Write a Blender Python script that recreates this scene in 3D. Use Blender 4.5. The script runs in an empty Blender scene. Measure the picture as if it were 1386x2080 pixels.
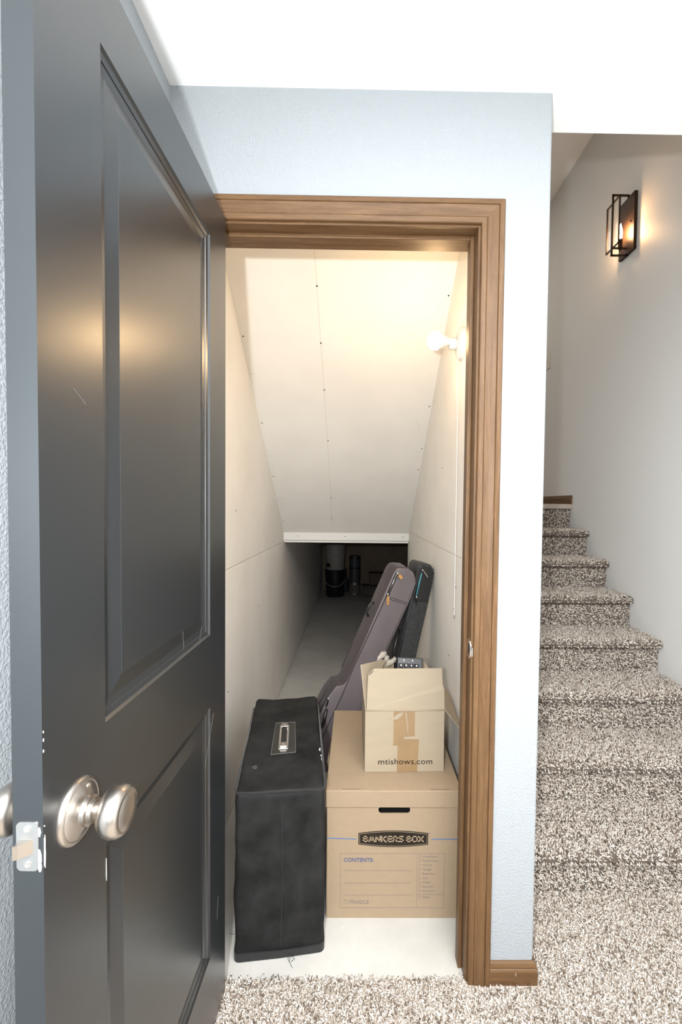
import bpy, bmesh, math, random
import numpy as np
from mathutils import Vector, Matrix, noise

random.seed(7)
rng = np.random.default_rng(11)
scene = bpy.context.scene
col = scene.collection

# ------------------------------------------------------------------ camera
CAM = Vector((.0184, -1.1961, 1.3283))
YAW, PITCH, ROLL = .0106, -.0317, .0106
FPX, SX, SY = 903.132, 41.08, 15.37
fw = Vector((math.sin(YAW)*math.cos(PITCH), math.cos(YAW)*math.cos(PITCH), math.sin(PITCH)))
rt = Vector((math.cos(YAW), -math.sin(YAW), 0)); up = rt.cross(fw)
r2 = rt*math.cos(ROLL) + up*math.sin(ROLL); u2 = -rt*math.sin(ROLL) + up*math.cos(ROLL)
cd = bpy.data.cameras.new('camera'); cam = bpy.data.objects.new('camera', cd); col.objects.link(cam)
m = Matrix.Identity(4)
for i in range(3):
    m[i][0], m[i][1], m[i][2], m[i][3] = r2[i], u2[i], -fw[i], CAM[i]
cam.matrix_world = m
cd.sensor_fit = 'VERTICAL'; cd.sensor_height = 36; cd.sensor_width = 24
cd.lens = FPX*36/2080; cd.shift_x = -SX/2080; cd.shift_y = SY/2080; cd.clip_start = .02
scene.camera = cam

# ------------------------------------------------------------------ light and exposure
w = bpy.data.worlds.new('world'); scene.world = w; w.use_nodes = True
w.node_tree.nodes['Background'].inputs[0].default_value = (.9, .95, 1, 1)
w.node_tree.nodes['Background'].inputs[1].default_value = .02
scene.view_settings.view_transform = 'Standard'; scene.view_settings.look = 'None'
scene.view_settings.exposure = 0.0; scene.view_settings.gamma = 1.0
scene.view_settings.use_curve_mapping = False

def lamp(name, kind, loc, energy, color, **kw):
    d = bpy.data.lights.new(name, kind); d.energy = energy; d.color = color
    for k, v in kw.items():
        if k != 'rot': setattr(d, k, v)
    o = bpy.data.objects.new(name, d); col.objects.link(o); o.location = loc
    if 'rot' in kw: o.rotation_euler = kw['rot']
    return o
# the photographer's flash, beside and above the lens
lamp('camera_flash', 'POINT', (-.108, -1.32, 1.38), 92, (.95, .98, 1.0), shadow_soft_size=.018)
# added fill lights lifting the ambient level: two behind camera, one above the landing
lamp('room_top_fill', 'AREA', (.45, -1.62, 2.39), 78, (.98, .985, 1.0), shape='RECTANGLE', size=1.4, size_y=1.1)
lamp('room_back_fill', 'AREA', (.55, -4.1, 1.35), 18, (.94, .97, 1.0), shape='RECTANGLE', size=1.7, size_y=1.5, rot=(math.radians(90), 0, 0))
lamp('stairwell_fill', 'AREA', (.25, 2.75, 3.74), 12, (1.0, .91, .80), shape='RECTANGLE', size=.9, size_y=.9)

# ------------------------------------------------------------------ materials
def nodes(name):
    mt = bpy.data.materials.new(name); mt.use_nodes = True
    nt = mt.node_tree; b = nt.nodes['Principled BSDF']
    return mt, nt, b
def link(nt, a, ao, b, bi): nt.links.new(a.outputs[ao], b.inputs[bi])
def tex(nt, kind, scale, coord='Object', stretch=(1, 1, 1), **kw):
    tc = nt.nodes.new('ShaderNodeTexCoord'); mp = nt.nodes.new('ShaderNodeMapping')
    mp.inputs['Scale'].default_value = stretch
    link(nt, tc, coord, mp, 'Vector')
    t = nt.nodes.new(kind); link(nt, mp, 'Vector', t, 'Vector')
    if 'Scale' in t.inputs: t.inputs['Scale'].default_value = scale
    for k, v in kw.items(): t.inputs[k].default_value = v
    return t
def ramp(nt, src, out, stops):
    r = nt.nodes.new('ShaderNodeValToRGB'); link(nt, src, out, r, 'Fac')
    e = r.color_ramp.elements
    while len(e) < len(stops): e.new(.5)
    for el, (p, c) in zip(e, stops):
        el.position = p; el.color = (*c, 1)
    return r
def bump(nt, b, src, out, strength, dist):
    n = nt.nodes.new('ShaderNodeBump'); n.inputs['Strength'].default_value = strength
    n.inputs['Distance'].default_value = dist
    link(nt, src, out, n, 'Height'); link(nt, n, 'Normal', b, 'Normal'); return n
def plain(name, c, rough=.5, metal=0, spec=.5, var=0, vscale=20, bmp=0, bscale=200, bdist=.001, stretch=(1, 1, 1), detail=4):
    mt, nt, b = nodes(name)
    b.inputs['Base Color'].default_value = (*c, 1); b.inputs['Roughness'].default_value = rough
    b.inputs['Metallic'].default_value = metal; b.inputs['Specular IOR Level'].default_value = spec
    if var:
        t = tex(nt, 'ShaderNodeTexNoise', vscale, stretch=stretch, Detail=detail)
        r = ramp(nt, t, 'Fac', [(.3, tuple(x*(1-var) for x in c)), (.7, tuple(min(1, x*(1+var)) for x in c))])
        link(nt, r, 'Color', b, 'Base Color')
    if bmp:
        t = tex(nt, 'ShaderNodeTexNoise', bscale, stretch=stretch, Detail=3)
        bump(nt, b, t, 'Fac', bmp, bdist)
    return mt
def emit(name, c, s):
    mt, nt, b = nodes(name)
    b.inputs['Base Color'].default_value = (1, 1, 1, 1)
    b.inputs['Emission Color'].default_value = (*c, 1); b.inputs['Emission Strength'].default_value = s
    return mt
def wood(name, stretch):
    mt, nt, b = nodes(name)
    t = tex(nt, 'ShaderNodeTexNoise', 9, stretch=stretch, Detail=7, Roughness=.62, Distortion=.6)
    r = ramp(nt, t, 'Fac', [(.28, (.098, .050, .020)), (.5, (.142, .075, .032)), (.72, (.19, .107, .049))])
    t2 = tex(nt, 'ShaderNodeTexNoise', 60, stretch=tuple(s*1.2 for s in stretch), Detail=4)
    mx = nt.nodes.new('ShaderNodeMixRGB'); mx.blend_type = 'MULTIPLY'; mx.inputs['Fac'].default_value = .45
    r2_ = ramp(nt, t2, 'Fac', [(.35, (.6, .55, .5)), (.6, (1, 1, 1))])
    link(nt, r, 'Color', mx, 'Color1'); link(nt, r2_, 'Color', mx, 'Color2')
    link(nt, mx, 'Color', b, 'Base Color')
    b.inputs['Roughness'].default_value = .45; b.inputs['Specular IOR Level'].default_value = .35
    bump(nt, b, t2, 'Fac', .06, .0008)
    return mt
def textured_wall(name, c, rough, scale, strength, dist):
    mt, nt, b = nodes(name)
    b.inputs['Base Color'].default_value = (*c, 1); b.inputs['Roughness'].default_value = rough
    b.inputs['Specular IOR Level'].default_value = .35
    t = tex(nt, 'ShaderNodeTexNoise', scale, Detail=2.5, Roughness=.45, Distortion=.3)
    r = ramp(nt, t, 'Fac', [(.38, (0, 0, 0)), (.62, (1, 1, 1))])
    bump(nt, b, r, 'Color', strength, dist)
    return mt

M = {}
M['wall'] = textured_wall('blue_grey_wall_paint', (.345, .370, .388), .55, 210, .5, .0011)
M['stairwall'] = textured_wall('stairwell_wall_paint', (.76, .755, .735), .5, 140, .16, .0008)
M['ceiling'] = textured_wall('ceiling_paint', (.92, .92, .91), .8, 120, .12, .001)
M['drywall'] = plain('bare_drywall_paper', (.87, .84, .785), .8, var=.03, vscale=4, bmp=.05, bscale=90)
M['drywall_white'] = plain('white_drywall_strip', (.86, .84, .8), .75)
M['storage'] = plain('shade_toned_board', (.22, .165, .12), .85, var=.15, vscale=6)  # colour darkened to stand in for light falling off at the far end
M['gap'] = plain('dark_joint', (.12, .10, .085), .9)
M['screw'] = plain('black_drywall_screw', (.03, .027, .025), .5, .6)
M['pencil'] = plain('pencil_line', (.5, .45, .39), .8)
M['woodv'] = wood('stained_wood_upright', (9, 9, .55))
M['woodh'] = wood('stained_wood_level', (.55, 9, 9))
M['woody'] = wood('stained_wood_depth', (9, .55, 9))
def concrete():
    mt, nt, b = nodes('concrete')
    t = tex(nt, 'ShaderNodeTexNoise', 3.5, Detail=8, Roughness=.65)
    r = ramp(nt, t, 'Fac', [(.3, (.48, .462, .425)), (.55, (.57, .552, .51)), (.75, (.63, .613, .572))])
    t2 = tex(nt, 'ShaderNodeTexNoise', 23, Detail=5, Roughness=.7)
    r3 = ramp(nt, t2, 'Fac', [(.62, (0, 0, 0)), (.72, (1, 1, 1))])
    mx = nt.nodes.new('ShaderNodeMixRGB'); mx.inputs['Color2'].default_value = (.70, .69, .65, 1)
    mu = nt.nodes.new('ShaderNodeMath'); mu.operation = 'MULTIPLY'; mu.inputs[1].default_value = .35
    link(nt, r3, 'Color', mu, 0); link(nt, mu, 'Value', mx, 'Fac'); link(nt, r, 'Color', mx, 'Color1')
    link(nt, mx, 'Color', b, 'Base Color'); b.inputs['Roughness'].default_value = .75
    bump(nt, b, t2, 'Fac', .1, .002)
    return mt
M['concrete'] = concrete()
def door_paint():
    mt, nt, b = nodes('charcoal_door_paint')
    b.inputs['Base Color'].default_value = (.0075, .0105, .0130, 1)
    t = tex(nt, 'ShaderNodeTexNoise', 6, Detail=5)
    r = ramp(nt, t, 'Fac', [(.3, (.29, .29, .29)), (.7, (.34, .34, .34))])
    link(nt, r, 'Color', b, 'Roughness')
    b.inputs['Specular IOR Level'].default_value = .75; b.inputs['Coat Weight'].default_value = .4; b.inputs['Coat Roughness'].default_value = .30; b.inputs['Coat IOR'].default_value = 1.6
    t2 = tex(nt, 'ShaderNodeTexNoise', 420, Detail=2); bump(nt, b, t2, 'Fac', .05, .0004)
    return mt
M['door'] = door_paint()
M['chip'] = plain('bare_paint_chip', (.85, .82, .76), .6)
M['nickel'] = plain('satin_nickel', (.50, .46, .42), .30, 1)
M['zinc'] = plain('zinc_plate', (.42, .42, .415), .4, .9)
M['steel'] = plain('bright_steel', (.8, .78, .75), .2, 1)
M['carpet_far'] = plain('carpet_speckle', (.56, .49, .42), .95, var=.35, vscale=260, bmp=.8, bscale=300, bdist=.006)
M['carpet_base'] = plain('shaded_carpet_backing', (.12, .096, .078), .95, var=.4, vscale=120)  # dark tone paints the shade between yarns into the backing
def pile():
    mt, nt, b = nodes('carpet_yarn')
    a = nt.nodes.new('ShaderNodeAttribute'); a.attribute_name = 'yarn'
    link(nt, a, 'Color', b, 'Base Color'); b.inputs['Roughness'].default_value = .9
    b.inputs['Specular IOR Level'].default_value = .15
    return mt
M['pile'] = pile()
def fabric(name, c, rough=.85, weave=900, var=.25, vs=9, st=.25):
    mt, nt, b = nodes(name)
    t = tex(nt, 'ShaderNodeTexNoise', vs, Detail=6, Roughness=.6)
    r = ramp(nt, t, 'Fac', [(.3, tuple(x*(1-var) for x in c)), (.7, tuple(x*(1+var) for x in c))])
    link(nt, r, 'Color', b, 'Base Color'); b.inputs['Roughness'].default_value = rough
    b.inputs['Specular IOR Level'].default_value = .25
    b.inputs['Sheen Weight'].default_value = .15
    t2 = tex(nt, 'ShaderNodeTexNoise', weave, Detail=2); bump(nt, b, t2, 'Fac', st, .0006)
    return mt
M['ampcloth'] = fabric('black_canvas', (.0140, .0138, .0136), .75, 1100, .75, 11)
M['ampcloth'].node_tree.nodes['Principled BSDF'].inputs['Sheen Weight'].default_value = 0
M['amppiping'] = fabric('black_welt', (.019, .019, .019), .7, 700)
M['vinyl'] = plain('clear_dark_vinyl', (.022, .020, .018), .28, spec=.5)
M['rubber'] = plain('black_rubber', (.012, .012, .013), .4)
M['purple'] = fabric('mauve_grey_nylon', (.178, .150, .156), .6, 1500, .12, 6)
M['purpledark'] = fabric('dark_mauve_nylon', (.055, .043, .045), .6, 1500, .12, 6)
M['bagblack'] = fabric('heather_black_fabric', (.05, .051, .052), .75, 160, .35, 70, .35)
M['bagleather'] = plain('black_faux_leather', (.026, .027, .028), .36, bmp=.15, bscale=500)
M['teal'] = plain('teal_coil_zip', (.10, .42, .52), .35)
M['tan'] = plain('tan_leather', (.58, .29, .085), .5, var=.15, vscale=60)
M['kraft'] = plain('tan_kraft_board', (.335, .247, .160), .8, var=.03, vscale=30, stretch=(1, 1, 2), bmp=.05, bscale=160)
M['cream'] = plain('pale_kraft_board', (.365, .297, .210), .75, var=.03, vscale=7, stretch=(1, 1, 4), bmp=.07, bscale=60)
M['kraft_in'] = plain('kraft_inner', (.31, .23, .15), .85)
M['tape'] = plain('brown_packing_tape', (.29, .19, .097), .3, var=.1, vscale=14)
M['cleartape'] = plain('crumpled_clear_tape', (.75, .68, .58), .18, bmp=.5, bscale=60, bdist=.004)
M['cleartape'].node_tree.nodes['Principled BSDF'].inputs['Alpha'].default_value = .5
M['inkdark'] = plain('dark_brown_ink', (.026, .020, .015), .9, spec=.1)
M['inkblue'] = plain('blue_ink', (.09, .17, .36), .9, spec=.1)
M['inkpale'] = plain('pale_violet_ink', (.20, .165, .165), .9, spec=.1)
M['inkbluefade'] = plain('faded_blue_ink', (.115, .125, .20), .9, spec=.1)
M['black'] = plain('matt_black', (.012, .011, .011), .6)
M['keygrey'] = plain('key_black', (.03, .03, .032), .35)
M['keyprint'] = plain('key_print', (.75, .72, .68), .5)
M['porcelain'] = plain('white_porcelain', (.85, .84, .8), .25)
M['string'] = plain('white_cord', (.85, .84, .82), .8)
M['bronze'] = plain('dark_bronze', (.028, .014, .007), .5, .0, spec=.25)
M['plastic'] = plain('ivory_plastic', (.72, .69, .62), .4)
M['lvt'] = plain('beige_vinyl_nosing', (.40, .335, .28), .5, var=.1, vscale=30)
M['bucketwhite'] = plain('white_bucket_plastic', (.36, .34, .305), .45)
M['bucketblack'] = plain('black_bucket_plastic', (.012, .012, .013), .4)
M['tin'] = plain('grey_tin', (.42, .42, .43), .35, .8)
M['canlabel'] = plain('dark_can_label', (.06, .065, .075), .5)
M['darkwood'] = plain('dark_brown_board', (.10, .065, .04), .6, var=.2, vscale=20)
M['greycloth'] = fabric('grey_cloth', (.16, .14, .125), .9)
M['bulb'] = emit('lit_bulb_glass', (1.0, .66, .33), 150)
M['filament'] = emit('lit_candle_bulb', (1.0, .58, .27), 280)
def glass():
    mt = bpy.data.materials.new('clear_glass'); mt.use_nodes = True; nt = mt.node_tree; nt.nodes.clear()
    o = nt.nodes.new('ShaderNodeOutputMaterial'); mx = nt.nodes.new('ShaderNodeMixShader')
    t = nt.nodes.new('ShaderNodeBsdfTransparent'); g = nt.nodes.new('ShaderNodeBsdfGlossy')
    g.inputs['Roughness'].default_value = .03; mx.inputs[0].default_value = .035
    nt.links.new(t.outputs[0], mx.inputs[1])
    nt.links.new(g.outputs[0], mx.inputs[2]); nt.links.new(mx.outputs[0], o.inputs[0])
    return mt
M['glass'] = glass()

# ------------------------------------------------------------------ builders
class MB:
    """collects shapes into one mesh"""
    def __init__(s): s.v = []; s.f = []
    def add(s, v, f):
        n = len(s.v); s.v += [tuple(p) for p in v]; s.f += [tuple(i+n for i in q) for q in f]; return s
    def box(s, x0, x1, y0, y1, z0, z1):
        v = [(x, y, z) for z in (z0, z1) for y in (y0, y1) for x in (x0, x1)]
        return s.add(v, [(0, 2, 3, 1), (4, 5, 7, 6), (0, 1, 5, 4), (2, 6, 7, 3), (0, 4, 6, 2), (1, 3, 7, 5)])
    def prism(s, poly, axis, a, b):
        """poly: 2D points in the two other axes (in x,y,z order)"""
        n = len(poly)
        def P(p, t):
            return {'x': (t, p[0], p[1]), 'y': (p[0], t, p[1]), 'z': (p[0], p[1], t)}[axis]
        v = [P(p, a) for p in poly] + [P(p, b) for p in poly]
        f = [tuple(range(n))[::-1], tuple(range(n, 2*n))] + [(i, (i+1) % n, n+(i+1) % n, n+i) for i in range(n)]
        return s.add(v, f)
    def loft(s, rings, closed=True, cap=True):
        n = len(rings[0]); v = [p for r in rings for p in r]; f = []
        for k in range(len(rings)-1):
            for i in range(n if closed else n-1):
                j = (i+1) % n; f.append((k*n+i, k*n+j, (k+1)*n+j, (k+1)*n+i))
        if cap and closed:
            f.append(tuple(range(n))[::-1]); f.append(tuple((len(rings)-1)*n+i for i in range(n)))
        return s.add(v, f)
    def tube(s, pts, r, n=6, cap=True):
        pts = [Vector(p) for p in pts]; rings = []; prev = None
        for i, p in enumerate(pts):
            d = (pts[min(i+1, len(pts)-1)] - pts[max(i-1, 0)]).normalized()
            if prev is None:
                a = d.orthogonal().normalized()
            else:
                a = (prev - d*prev.dot(d))
                a = a.normalized() if a.length > 1e-6 else d.orthogonal().normalized()
            prev = a; b = d.cross(a); rr = r[i] if isinstance(r, (list, tuple)) else r
            rings.append([p + (a*math.cos(t)+b*math.sin(t))*rr for t in [2*math.pi*k/n for k in range(n)]])
        return s.loft(rings, True, cap)
    def lathe(s, prof, origin, axis, n=28, cap=True):
        """prof: (radius, height along axis)"""
        ax = Vector(axis).normalized(); a = ax.orthogonal().normalized(); b = ax.cross(a); o = Vector(origin)
        rings = [[o + ax*h + (a*math.cos(2*math.pi*k/n)+b*math.sin(2*math.pi*k/n))*max(r, 1e-5) for k in range(n)] for r, h in prof]
        return s.loft(rings, True, cap)
def finish(name, mb, mat, parent=None, smooth=False, bevel=0, seg=2, angle=40, label=None):
    me = bpy.data.meshes.new(name)
    v = mb.v
    off = Vector((0, 0, 0))
    if parent is None:
        a = np.array(v); off = Vector(((a[:, 0].min()+a[:, 0].max())/2, (a[:, 1].min()+a[:, 1].max())/2, a[:, 2].min()))
        v = [tuple(Vector(p)-off) for p in v]
    me.from_pydata(v, [], mb.f)
    bm = bmesh.new(); bm.from_mesh(me); bmesh.ops.recalc_face_normals(bm, faces=bm.faces); bm.to_mesh(me); bm.free()
    me.materials.append(M[mat] if isinstance(mat, str) else mat)
    if smooth:
        for p in me.polygons: p.use_smooth = True
    o = bpy.data.objects.new(name, me); col.objects.link(o); o.location = off
    if parent is not None: o.parent = parent
    if bevel:
        md = o.modifiers.new('bevel', 'BEVEL'); md.width = bevel; md.segments = seg; md.limit_method = 'ANGLE'
        md.angle_limit = math.radians(angle); md.harden_normals = False
    if smooth == 'angle':
        md = None
        for p in me.polygons: p.use_smooth = True
        me.set_sharp_from_angle(angle=math.radians(35))
    if label: o['label'] = label
    return o
def empty(name, loc, label=None, cat=None, group=None, kind=None, rz=0, mat=None):
    o = bpy.data.objects.new(name, None); col.objects.link(o); o.empty_display_size = .05
    if mat is not None: o.matrix_world = mat
    else: o.location = loc; o.rotation_euler = (0, 0, rz)
    tag(o, label, cat, group, kind); return o
def tag(o, label=None, cat=None, group=None, kind=None):
    for k, v in (('label', label), ('category', cat), ('group', group), ('kind', kind)):
        if v: o[k] = v
    return o
def struct(name, mb, mat, label, cat, **kw):
    return tag(finish(name, mb, mat, **kw), label, cat, None, 'structure')
def rbox(sx, sy, sz, r, n=16, amp=0, freq=6, seed=0, shape=None):
    """rounded box standing on z=0, centred in x, starting at y=0; optional cloth-like unevenness"""
    bm = bmesh.new(); bmesh.ops.create_cube(bm, size=2)
    bmesh.ops.subdivide_edges(bm, edges=bm.edges, cuts=n, use_grid_fill=True)
    mb = MB(); h = Vector((sx/2, sy/2, sz/2))
    for v in bm.verts:
        # crowd the grid towards the edges so the rounding stays smooth
        q = Vector([math.copysign(1-(1-abs(c))**1.35, c) if abs(c) < 1 else c for c in v.co])
        p = Vector((q.x*h.x, q.y*h.y, q.z*h.z))
        c = Vector([max(-(h[i]-r), min(h[i]-r, p[i])) for i in range(3)])
        d = p - c
        nn = d.normalized() if d.length > 1e-9 else Vector((0, 0, 1))
        p = c + nn*r
        if amp:
            s = Vector((seed, seed*1.7, seed*.3))
            p += nn*amp*(noise.noise(p*freq+s) + .5*noise.noise(p*freq*2.3+s))
        if shape: p = shape(p)
        v.co = p + Vector((0, h.y, h.z))
    mb.add([v.co for v in bm.verts], [[v.index for v in f.verts] for f in bm.faces])
    bm.free(); return mb
def text_mesh(s, size, pos, rot, mat, parent, name, bold=0, xs=1.0, align='LEFT', space=1.0):
    c = bpy.data.curves.new(name, 'FONT'); c.body = s; c.size = size; c.extrude = .00012; c.offset = bold
    c.align_x = align; c.space_character = space; c.resolution_u = 3
    t = bpy.data.objects.new(name, c)
    me = bpy.data.meshes.new_from_object(t); bpy.data.objects.remove(t); bpy.data.curves.remove(c)
    me.name = name; me.materials.clear(); me.materials.append(M[mat])
    R = Matrix.Translation(pos) @ rot @ Matrix.Diagonal((xs, 1, 1, 1))
    me.transform(R)
    o = bpy.data.objects.new(name, me); col.objects.link(o); o.parent = parent
    return o
FRONT = Matrix.Rotation(math.pi/2, 4, 'X')      # text plane facing -Y

# ------------------------------------------------------------------ key dimensions
XL, XR = -.4783, 1.5437            # hall left wall, stairwell right wall
HC, ZSC = 2.4145, 3.77             # hall ceiling, stairwell ceiling
JL, JR, ZH = -.386, .3335, 2.0662  # door opening
WT = .115                          # front wall thickness
XW = .5165                         # end of the front wall
XCL, XCR = -.5085, .4014           # closet side walls
YS, ZS1, SLOPE = 2.0431, 1.1267, .7779
XSW = .5245                        # stair side of the dividing wall
YE = .1217                         # edge of hall ceiling at the stairwell
RUN, RISE, N4 = .2399, .169, .9706
YB = -4.2                          # back wall of the hall
YEND = 5.75                        # back wall of the storage space
nose_y = lambda k: N4 + (k-4)*RUN
YLAND = nose_y(8)

# ------------------------------------------------------------------ setting
mb = MB().box(XL-.1, XR+.1, YB-.1, 0, -.1, .004).box(XSW, XR+.1, 0, nose_y(1)+.06, -.1, .004)
struct('floor', mb, 'carpet_far', 'hall floor under the beige carpet', 'floor')
mb = MB().box(-1.2, XSW, .0, 2.2, -.1, 0).box(-1.2, XR+.1, 2.2, YEND+.1, -.1, 0)
struct('floor_closet', mb, 'concrete', 'bare concrete floor of the under-stair closet', 'floor')
struct('wall_left', MB().box(XL-.1, XL, YB-.1, WT, 0, HC), 'wall', 'textured pale blue hall wall behind the open door', 'wall')
struct('wall_back', MB().box(XL-.1, XR+.1, YB-.1, YB, 0, HC), 'wall', 'pale hall wall behind the camera', 'wall')
# front wall with opening; rounded corner bead at its free end
pts = [(XW, 0)] + [(XW+.008*math.sin(t), .008-.008*math.cos(t)) for t in [math.pi/2*i/6 for i in range(1, 7)]]
mb = MB().box(XL, JL-.02, 0, WT, 0, HC).box(JL-.02, JR+.02, 0, WT, ZH+.02, HC)
mb.prism([(JR+.02, 0)] + pts + [(XSW, WT), (JR+.02, WT)], 'z', 0, HC)
struct('wall_front', mb, 'wall', 'pale blue wall around the closet doorway', 'wall')
mb = MB().box(XCR+.0135, XSW, WT, YLAND+.02, 0, ZSC).box(.3, XSW, .1217, WT+.2, HC+.0, ZSC)
struct('wall_stair', mb, 'stairwall', 'wall between closet and stairs', 'wall')
struct('wall_right', MB().box(XR, XR+.1, YB-.1, 4.2, 0, ZSC), 'stairwall', 'light grey stairwell wall with the sconce', 'wall')
struct('wall_landing', MB().box(XSW-1.2, XR+.1, 3.4, 3.5, 1.2, ZSC), 'stairwall', 'wall at the back of the stair landing', 'wall')
mb = MB().box(XL-.1, XR+.1, YB-.1, 0, HC, HC+.1).box(XSW-.03, XR+.1, 0, YE, HC, HC+.1)
struct('ceiling', mb, 'ceiling', 'white hall ceiling', 'ceiling')
struct('ceiling_stair', MB().box(XSW-1.3, XR+.1, 0, 4.2, ZSC, ZSC+.1), 'ceiling', 'high ceiling over the stairs', 'ceiling')
struct('wall_header', MB().box(XSW-.02, XR+.1, YE-.1, YE, HC+.1, ZSC), 'stairwall', 'header above the hall ceiling edge', 'wall')
# ---- closet shell: drywall sheets on the side walls, sloped board ceiling
def sheet_wall(name, label, x0, x1, seam, y1, ylow_end):
    r = empty(name, ((x0+x1)/2, .6, 0), label, 'wall', kind='structure')
    ox, oy = (x0+x1)/2, .6
    top = lambda y: min(HC, ZS1 + SLOPE*(YS-y) + .03)
    lo = MB().box(x0-ox, x1-ox, WT-oy, ylow_end-oy, .010, seam-.0012)
    finish('drywall_sheet', lo, 'drywall', r, bevel=.002)
    yk = YS - (HC-ZS1-.03)/SLOPE
    up_ = MB().prism([(WT-oy, seam+.0012), (y1-oy, seam+.0012), (y1-oy, top(y1)), (yk-oy, HC), (WT-oy, HC)], 'x', x0-ox, x1-ox)
    finish('drywall_sheet', up_, 'drywall', r, bevel=.002)
    return r, ox, oy
wl, wlx, wly = sheet_wall('wall_closet_left', 'bare drywall left side wall of the closet', XCL-.0127, XCL, 1.0596, YS+.02, YEND)
wr, wrx, wry = sheet_wall('wall_closet_right', 'bare drywall right side wall of the closet', XCR, XCR+.0127, 1.1395, YS+.02, YS+.045)
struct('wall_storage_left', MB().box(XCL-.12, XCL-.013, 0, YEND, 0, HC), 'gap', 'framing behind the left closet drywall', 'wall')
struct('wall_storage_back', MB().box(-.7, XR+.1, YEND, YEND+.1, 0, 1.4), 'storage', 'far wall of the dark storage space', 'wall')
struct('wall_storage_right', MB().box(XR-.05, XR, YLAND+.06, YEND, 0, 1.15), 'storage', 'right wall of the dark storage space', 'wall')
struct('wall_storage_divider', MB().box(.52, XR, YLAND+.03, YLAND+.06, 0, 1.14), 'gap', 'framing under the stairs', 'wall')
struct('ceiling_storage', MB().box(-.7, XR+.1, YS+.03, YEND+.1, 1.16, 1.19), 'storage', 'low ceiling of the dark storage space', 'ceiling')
YK = YS - (HC-ZS1)/SLOPE
cs = empty('ceiling_closet', (0, .115, HC), 'sloped bare drywall closet ceiling with a row of screws', 'ceiling', kind='structure')
L = lambda p: (p[0], p[1]-.115, p[2]-HC)
th = .0127
finish('drywall_sheet', MB().add([L(p) for p in [(XCL, YK, HC), (XCR, YK, HC), (XCR, YS, ZS1), (XCL, YS, ZS1), (XCL, YK, HC+th), (XCR, YK, HC+th), (XCR, YS, ZS1+th*1.3), (XCL, YS, ZS1+th*1.3)]],
    [(0, 1, 2, 3), (7, 6, 5, 4), (0, 4, 5, 1), (2, 6, 7, 3), (1, 5, 6, 2), (3, 7, 4, 0)]), 'drywall', cs)
finish('drywall_sheet', MB().box(XCL, XCR, 0, YK-.115, 0, th), 'drywall', cs)
sn = Vector((0, -SLOPE, -1)).normalized()
slz = lambda y: ZS1 + SLOPE*(YS-y)
def screw_at(parent, p, n, r=.0035):
    mbs = MB().lathe([(r*.5, .0), (r, .0), (r, .0012), (r*.6, .0016)], p, n, 8)
    return finish('screw', mbs, 'screw', parent)
for x, y in ((-.152, .641), (-.151, .842), (-.149, 1.045), (-.146, 1.318), (-.149, 1.721), (-.155, 1.903)):
    screw_at(cs, L((x, y, slz(y))), sn)
for y in (.82, 1.22, 1.56, 1.93): screw_at(cs, L((XCL+.012, y, slz(y))), sn)
for y in (.665, 1.12, 1.36, 1.5): screw_at(cs, L((XCR-.012, y, slz(y))), sn)
pl = [Vector(L((x, y, slz(y)))) + sn*.0003 for x, y in ((-.153, .45), (-.151, .842), (-.149, 1.3), (-.152, 1.95))]
finish('pencil_line', MB().tube(pl, .0006, 4), 'pencil', cs)
for p0, p1 in (((XCL+.002, .98), (XCL+.03, .975)), ((XCL+.0, 1.42), (XCL+.045, 1.415)), ((XCL+.0, 1.74), (XCL+.05, 1.73)), ((.33, 1.2), (.36, 1.235))):
    finish('pencil_line', MB().tube([Vector(L((*p, slz(p[1])))) + sn*.0003 for p in (p0, p1)], .0005, 4), 'pencil', cs)
for x, y, z in ((XCL, .63, .55), (XCL, 1.2, .78), (XCL, .75, 1.3)):
    screw_at(wl, (x-wlx, y-wly, z), (1, 0, 0), .003)
for y, z in ((.49, 1.02), (.52, .93), (1.55, 1.105), (.8, 1.5), (.6, .72)):
    screw_at(wr, (XCR-wrx, y-wry, z), (-1, 0, 0), .0028)
# white strip closing the foot of the slope
t2 = empty('trim_2', (0, YS, 1.05), 'white drywall strip across the foot of the sloped ceiling', 'trim', kind='structure')
finish('strip', MB().box(XCL, XCR, -.012, .001, .0225, .0767), 'drywall_white', t2, bevel=.001)
finish('edge_strip', MB().box(XCL+.002, XCR-.004, -.004, .03, .005, .0195), 'drywall_white', t2, bevel=.001)
finish('joint', MB().box(XCL+.002, XCR-.004, .0, .02, .018, .024), 'gap', t2)
for x in (-.405, -.065, .356): screw_at(t2, (x, -.0125, .052), (0, -1, 0), .0032)

# ------------------------------------------------------------------ door frame
WC = .0603
PROF = [(0, 0), (0, .0075), (.002, .0098), (.0135, .0112), (.0148, .0092), (.0165, .011), (.03, .0122), (.0435, .0148), (.0450, .0126), (.0466, .0158), (.0575, .0158), (.0603, .0135), (.0603, 0)]
fr = empty('trim_1', (0, 0, 0), 'brown stained wood frame and casing around the closet doorway', 'door frame', kind='structure')
xi0, xi1, zi = JL-.006, JR+.006, ZH+.006
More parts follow.
